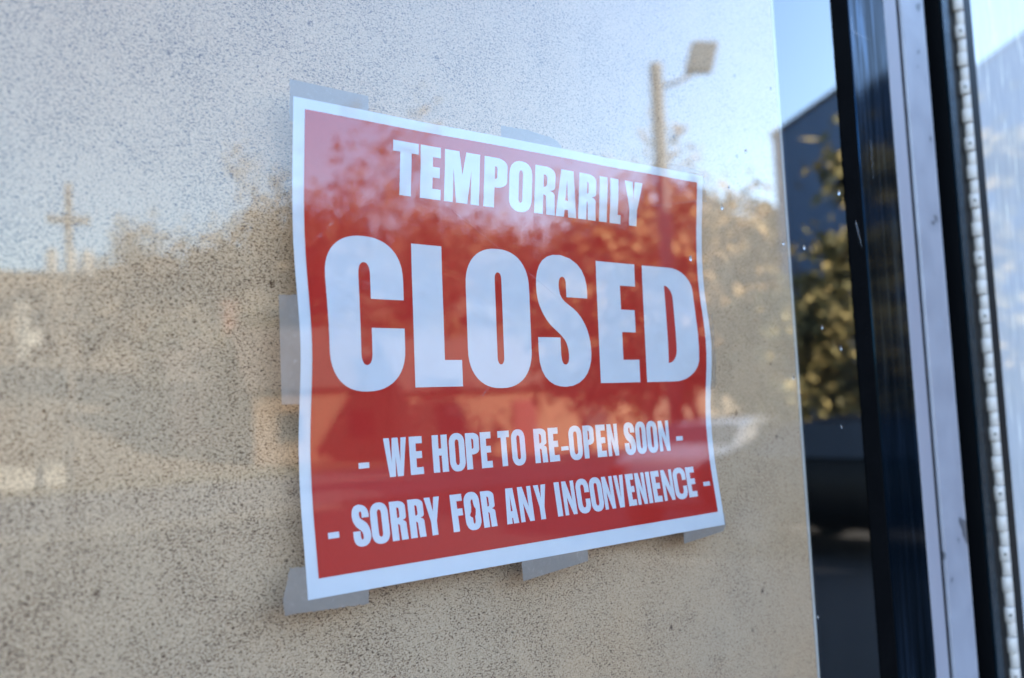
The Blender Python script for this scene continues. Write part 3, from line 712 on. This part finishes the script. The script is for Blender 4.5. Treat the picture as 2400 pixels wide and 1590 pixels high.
tree('green', 24.2, 44, .8, 'dark evergreen below the brown slope trees', .5)
tree('green', 20.0, 46, .72, 'dark evergreen right of the utility pole', 1.5)
tree('green', 57.2, 27, .9, 'dark evergreen behind the gabled building corner', 2.5)

tree('rust', 30.5, 50, 1.1, 'brown leaved slope tree, first from the left among those behind the bare trees', 0)
tree('rust', 35.5, 50, 1.1, 'brown leaved slope tree, second from the left among those behind the bare trees', 1)
tree('rust', 39.5, 52, 1.15, 'brown leaved slope tree, third from the left among those behind the bare trees', 2)
tree('rust', 43, 50, 1.05, 'brown leaved slope tree, fourth from the left among those behind the bare trees', 3)
tree('rust', 47.5, 46, 1.0, 'brown leaved slope tree, fifth from the left among those behind the bare trees', 4)
tree('rust', 56.2, 44, 1.0, 'brown leaved tree showing just past the far corner of the gabled building', 2.2)
tree('olive', 59.6, 13.0, .68, 'small olive leaved tree standing behind the dark parked car', 2.6)
tree('bare2', 24.0, 48, .98, 'bare branched tree standing tallest on the skyline left of the notice', 2)
tree('bare', 27.2, 47, 1.0, 'bare branched tree just left of the top left corner of the notice', 3)
tree('bare2', 20.6, 50, .86, 'bare branched tree on the falling skyline near the utility pole', 5)
tree('bare', 54.4, 42, .95, 'bare branched tree between the lamp post and the gabled building', 2.4)
# street lamp
M_pole = simple('grey_lamp_metal', (0.085, 0.078, 0.07), (0.07, 0.064, 0.058), 4, .6)
M_lens = simple('lamp_lens', (0.06, 0.06, 0.06), None, 4, .3)
p = at(49.6, 17.6)
lamp = tag(empty('street_lamp', p), 'tall grey parking lot lamp with one square tilted head', 'street lamp')
bm = bmesh.new(); tube(bm, [(0, 0, 0), (0, 0, 8.05)], [.15, .12], 12); tube(bm, [(0, 0, 0), (0, 0, .6)], .22, 12); obj('pole', bm, M_pole, lamp, True)
dr = Vector((math.cos(R(49.6)), math.sin(R(49.6)), 0))
bm = bmesh.new(); tube(bm, [(0, 0, 7.58), dr*.4+Vector((0, 0, 7.66)), dr*.72+Vector((0, 0, 7.82))], .035, 8); obj('arm', bm, M_pole, lamp, True)
fw = Vector((math.sin(R(49.6)), -math.cos(R(49.6)), 0))
def slab(bm, c, ax, ay, az_, mi=0):
    vs = [bm.verts.new(c + ax*i + ay*j + az_*k) for i, j, k in ((-1,-1,-1),(1,-1,-1),(1,1,-1),(-1,1,-1),(-1,-1,1),(1,-1,1),(1,1,1),(-1,1,1))]
    for q in ((0,3,2,1),(4,5,6,7),(0,1,5,4),(1,2,6,5),(2,3,7,6),(3,0,4,7)): bm.faces.new([vs[i] for i in q]).material_index = mi
c = dr*.86 + Vector((0, 0, 8.08)); up = (Vector((0, 0, 1)) + dr*.28).normalized(); sdv = (dr - Vector((0, 0, .10))).normalized()
bm = bmesh.new(); slab(bm, c, sdv*.25, up*.30, fw*.09); bmesh.ops.bevel(bm, geom=bm.edges[:], offset=.03, segments=2, affect='EDGES'); hd = obj('lamp_head', bm, M_pole, lamp)
bm = bmesh.new(); slab(bm, c-fw*.095, sdv*.20, up*.25, fw*.012); obj('lens', bm, M_lens, hd)

# utility pole with transformers
M_wood = simple('weathered_pole_wood', (0.20, 0.155, 0.11), (0.14, 0.11, 0.08), 8, .9)
M_can = simple('pale_grey_transformer', (0.40, 0.385, 0.36), (0.36, 0.345, 0.325), 4, .5)
p = at(14.6, 30)
up_ = tag(empty('utility_pole', p, R(14)), 'wooden utility pole with crossarm and three pale transformers', 'utility pole')
bm = bmesh.new(); tube(bm, [(0, 0, 0), (0, 0, 8.9)], [.12, .08], 10); obj('pole', bm, M_wood, up_, True)
bm = bmesh.new(); box(bm, -.58, .58, -.07, .05, 7.72, 7.86); ca = obj('crossarm', bm, M_wood, up_)
for x in (-.5, -.25, .25, .5):
    bm = bmesh.new(); tube(bm, [(x, 0, 7.86), (x, 0, 7.92), (x, 0, 8.0)], [.03, .05, .02], 8); obj('insulator', bm, M_can, ca, True)
for x, y in ((-.45, .1), (.05, .26), (.50, .08)):
    bm = bmesh.new(); tube(bm, [(x, y, 6.1), (x, y, 6.15), (x, y, 6.85), (x, y, 6.92)], [.13, .15, .15, .08], 12); obj('transformer', bm, M_can, up_, True)

# houses on the slope
M_glassw = simple('house_window_glass', (0.03, 0.035, 0.04), None, 3, .1)
M_trim = simple('white_house_trim', (.72, .71, .68), None, 3, .6)
def house(name, az, D, w_, dp, h, rise, wm, rm, label, chimney=None, rz=None, base=None):
    p = at(az, D); p.z = (hill_h(p.x, p.y) if p.y < -31 else 0) - .1
    if base is not None: p.z = base
    o = tag(empty(name, p, R(az)*.5 if rz is None else rz), label, 'house')
    bm = bmesh.new(); box(bm, -w_/2, w_/2, -dp, 0, 0, h)
    for x in (-w_/2, w_/2):
        vs = [bm.verts.new(q) for q in ((x, -dp, h), (x, 0, h), (x, -dp/2, h+rise*.97))]; bm.faces.new(vs)
    obj('wall', bm, wm, o)
    bm = bmesh.new(); e = .35
    for a, b_ in (((0+e), -1), ((-dp-e), 1)):
        y0 = a; yr = -dp/2; zr = h+rise; ze = h-e*rise/(dp/2)
        vs = [bm.verts.new(q) for q in ((-w_/2-e, y0, ze), (w_/2+e, y0, ze), (w_/2+e, yr, zr), (-w_/2-e, yr, zr))]
        ws = [bm.verts.new(v.co+Vector((0, 0, .12))) for v in vs]
        bm.faces.new(vs); bm.faces.new(ws[::-1])
        for k in range(4): bm.faces.new((vs[k], ws[k], ws[(k+1) % 4], vs[(k+1) % 4]))
    bmesh.ops.recalc_face_normals(bm, faces=bm.faces)
    rf = obj('roof', bm, rm, o)
    if chimney:
        bm = bmesh.new(); x = chimney; box(bm, x-.4, x+.4, -dp/2+.4, -dp/2+1.2, h, h+rise+1.6); box(bm, x-.48, x+.48, -dp/2+.32, -dp/2+1.28, h+rise+1.6, h+rise+1.75); obj('chimney', bm, M_brick, rf)
    n = max(2, int(w_/2.6))
    for k in range(n):
        x = -w_/2 + w_*(k+.5)/n
        if k == n//2:
            bm = bmesh.new(); box(bm, x-.48, x+.48, .002, .06, .1, 2.15); dd = obj('door', bm, M_doorp, o)
            bm = bmesh.new(); box(bm, x+.34, x+.40, .061, .12, 1.0, 1.1); obj('handle', bm, M_can, dd)
        else:
            bm = bmesh.new(); box(bm, x-.6, x+.6, .002, .05, .9, 2.2); ww = obj('window', bm, wm, o)
            bm = bmesh.new(); box(bm, x-.5, x+.5, .052, .06, 1.0, 2.1); obj('pane', bm, M_glassw, ww)
    return o
M_brick = simple('orange_brick', (.24, .10, .05), (.20, .08, .045), 9, .85)
M_tan = simple('tan_siding', (.24, .15, .08), (.20, .13, .07), 2, .8)
M_cream = simple('cream_siding', (.50, .47, .40), (.45, .42, .36), 2, .8)
M_pink = simple('faded_red_siding', (.48, .22, .17), (.42, .19, .15), 2, .8)
M_shingle = simple('brown_shingles', (.12, .085, .06), (.09, .065, .048), 5, .9)
M_doorp = simple('dark_red_door_paint', (.16, .04, .03), None, 3, .5)
house('brick_house', 24.6, 44, 7, 7, 3.0, 2.2, M_brick, M_shingle, 'orange brick house with a tall chimney left of the notice', -.6)
house('tan_house', 32.6, 38, 11, 7, 3.2, 2.4, M_tan, M_shingle, 'long tan house on the slope behind the left side of the notice')
house('tan_house', 40.5, 36, 9, 7, 2.8, 2.0, M_tan, M_shingle, 'shorter tan house right of the long one')
py = tag(empty('roadside_sign', at(12.3, 48, 2.4), R(12)), 'blank pale upright roadside sign on a thin post at the far left of the slope', 'sign')
bm = bmesh.new(); tube(bm, [(0, .1, -.6), (0, .1, 5.3)], .06, 8); obj('post', bm, M_pole, py, True)
bm = bmesh.new(); box(bm, -.24, .24, -.10, .035, 2.6, 5.3); obj('upright_panel', bm, M_cream, py)
bm = bmesh.new(); box(bm, .242, .75, -.08, .02, 3.2, 3.9); obj('side_panel', bm, M_cream, py)

# low pale wall by the road
M_wallp = simple('pale_block_wall', (.42, .385, .315), (.37, .34, .28), 3, .85)
lw_ = tag(empty('low_wall', at(9, 31)), 'low pale block wall along the far side of the road', 'wall')
bm = bmesh.new(); box(bm, -12, 3.0, -.2, .1, -.1, .62); obj('blockwork', bm, M_wallp, lw_)
bm = bmesh.new(); box(bm, -12.05, 3.05, -.25, .15, .62, .68); obj('coping', bm, M_wallp, lw_)

M_tantrim = simple('pinkish_tan_trim', (.30, .19, .14), (.26, .165, .12), 3, .8)
# neighbouring gabled building at the door side
M_nb = simple('dark_blue_grey_cladding', (.065, .11, .19), (.055, .092, .16), 2, .8, stretch=((1, 6, .4), (0, 0, 0)))
nb = tag(empty('gabled_building', (14.0, -5.4, 0)), 'dark gabled building beside the car park, mirrored next to the gasket', 'building')
bm = bmesh.new(); box(bm, 0, 10, -3.82, 4.0, 0, 6.3)
for x in (0, 10): bm.faces.new([bm.verts.new(q) for q in ((x, -3.82, 6.3), (x, 4, 6.3), (x, 0, 7.55))])
obj('wall', bm, M_nb, nb)
bm = bmesh.new()
for sg in (-1, 1):
    ye = -3.86 if sg < 0 else 4.05
    vs = [bm.verts.new(q) for q in ((-.03, ye, 6.3), (10.1, ye, 6.3), (10.1, 0, 7.60), (-.03, 0, 7.60))]; ws = [bm.verts.new(v.co+Vector((0, 0, .06))) for v in vs]
    bm.faces.new(vs); bm.faces.new(ws[::-1])
    for k in range(4): bm.faces.new((vs[k], ws[k], ws[(k+1) % 4], vs[(k+1) % 4]))
bmesh.ops.recalc_face_normals(bm, faces=bm.faces); obj('roof', bm, M_shingle, nb)
for y in (-2.4, 2.2):
    bm = bmesh.new(); box(bm, -.06, -.002, y-.6, y+.6, 1.0, 2.4); f = obj('window', bm, M_tantrim, nb)
    bm = bmesh.new(); box(bm, -.075, -.062, y-.5, y+.5, 1.1, 2.3); obj('pane', bm, M_glassw, f)

# parked car
M_car, t, b = mat('silver_car_paint'); b.inputs['Base Color'].default_value = (.2, .2, .2, 1); b.inputs['Roughness'].default_value = .25; b.inputs['Coat Weight'].default_value = 1; b.inputs['Coat Roughness'].default_value = .03
t.links.new(ramp(t, noisy(t, 1.5), [(.3, (.13, .13, .135)), (.7, (.15, .15, .15))]), b.inputs['Base Color'])
M_darkcar = simple('near_black_car_paint', (.003, .003, .0035), (.004, .004, .0045), 2, .35, 0, .1)
M_redcar = simple('faded_red_car_paint', (.45, .12, .10), (.42, .11, .09), 2, .4)
M_carglass = simple('car_window_glass', (.012, .014, .016), None, 3, .05)
M_tyre = simple('tyre_rubber', (.02, .02, .02), None, 5, .9)
M_rim = simple('alloy_rim', (.06, .06, .065), None, 5, .5, .2)
M_chrome = simple('chrome', (.85, .85, .86), (.8, .8, .81), 5, .10, 1.0)
M_hl = simple('headlight_glass', (.22, .22, .21), None, 5, .08)
M_tail = simple('red_tail_lamp', (.4, .01, .01), None, 5, .2)
def make_car(paint, loc, rz, label):
    o = tag(empty('parked_car', loc, rz), label, 'car')
    # cross sections along the length (front at -y): (y, half width, sill, belt, roof, half roof)
    sec = [(-2.25, .62, .42, .62, .62, .55), (-2.15, .78, .30, .76, .78, .70), (-1.7, .88, .24, .86, .90, .80), (-1.05, .90, .22, .93, 1.0, .82), (-.35, .90, .22, .95, 1.42, .66),
           (.5, .90, .22, .96, 1.46, .64), (1.2, .90, .24, .97, 1.36, .62), (1.75, .88, .28, .98, 1.05, .76), (2.15, .80, .34, .94, .98, .72), (2.25, .66, .46, .80, .82, .60)]
    bm = bmesh.new(); rings = []
    for y, hw, zs, zb, zr, hr_ in sec:
        half = [(hw*.94, zs), (hw, zs+(zb-zs)*.45), (hw*.97, zb), (hr_+.02, zr-.05 if zr > 1.1 else zr-.01), (hr_*.8, zr)]
        pts = half + [(-x, z) for x, z in half[::-1]]
        rings.append([bm.verts.new((x, y, z)) for x, z in pts])
    for A, B in zip(rings, rings[1:]):
        for k in range(10): bm.faces.new((A[k], A[(k+1) % 10], B[(k+1) % 10], B[k]))
    bm.faces.new(rings[0][::-1]); bm.faces.new(rings[-1]); bmesh.ops.recalc_face_normals(bm, faces=bm.faces)
    me = obj('body', bm, paint, o, True); sub = me.modifiers.new('s', 'SUBSURF'); sub.levels = sub.render_levels = 2
    def quad(name, pts, m, th=.012):
        bm = bmesh.new(); vs = [bm.verts.new(q) for q in pts]; f = bm.faces.new(vs); bm.normal_update(); n = f.normal.copy()
        ws = [bm.verts.new(v.co+n*th) for v in vs]; bm.faces.new(ws[::-1])
        for k in range(len(vs)): bm.faces.new((vs[k], ws[k], ws[(k+1) % len(vs)], vs[(k+1) % len(vs)]))
        bmesh.ops.recalc_face_normals(bm, faces=bm.faces); return obj(name, bm, m, o)
    quad('windscreen', [(-.68, -1.02, .985), (.68, -1.02, .985), (.56, -.40, 1.385), (-.56, -.40, 1.385)], M_carglass)
    quad('rear_window', [(.64, 1.72, 1.07), (-.64, 1.72, 1.07), (-.54, 1.26, 1.33), (.54, 1.26, 1.33)], M_carglass)
    for sx_ in (-1, 1):
        a = [(sx_*.885, -.80, 1.0), (sx_*.885, 1.35, 1.02), (sx_*.70, 1.0, 1.34), (sx_*.70, -.30, 1.36)]
        quad('side_window', a if sx_ > 0 else a[::-1], M_carglass)
        bm = bmesh.new(); bmesh.ops.create_uvsphere(bm, u_segments=10, v_segments=6, radius=1)
        for v in bm.verts: v.co = Vector((sx_*.56+v.co.x*.17, -2.12+v.co.y*.10, .68+v.co.z*.075))
        obj('headlight', bm, M_hl, o, True)
        bm = bmesh.new(); box(bm, sx_*.62-.14, sx_*.62+.14, 2.10, 2.22, .74, .88); obj('tail_light', bm, M_tail, o)
        bm = bmesh.new(); bmesh.ops.create_uvsphere(bm, u_segments=8, v_segments=6, radius=1)
        for v in bm.verts: v.co = Vector((sx_*.99+v.co.x*.10, -.72+v.co.y*.06, 1.0+v.co.z*.07))
        obj('wing_mirror', bm, M_chrome, o, True)
        for y in (-1.42, 1.38):
            bm = bmesh.new(); tube(bm, [(sx_*.70, y, .31), (sx_*.92, y, .31)], .31, 18); wh = obj('wheel', bm, M_tyre, o)
            bm = bmesh.new(); tube(bm, [(sx_*.80, y, .31), (sx_*.935, y, .31)], .19, 14); obj('rim', bm, M_rim, wh)
    return o
make_car(M_car, at(53.6, 13.4), R(80), 'silver car parked on the asphalt, its bonnet mirrored at the lower right of the notice')
make_car(M_darkcar, at(62.6, 10.4), R(178), 'near black car parked nose to the shop, mirrored low in the clear glass strip')
make_car(M_redcar, at(25.0, 58, 4.5), R(70), 'faded red car on the slope, mirrored beside the left tape')

# wooden box and post by the tree, seen in the clear strip
M_box = simple('brown_fence_board', (.26, .13, .05), (.20, .10, .04), 6, .9)
fe = tag(empty('board_fence', (11.6, -5.0, 0), R(0)), 'short brown board fence in front of the gabled building', 'fence')
bm = bmesh.new()
for k in range(9): box(bm, .002*(k % 2), .03, k*.16, k*.16+.15, .35, 1.38)
obj('boards', bm, M_box, fe)
for y in (-.02, 1.36):
    bm = bmesh.new(); box(bm, .035, .12, y, y+.09, 0, 1.45); obj('post', bm, M_box, fe)
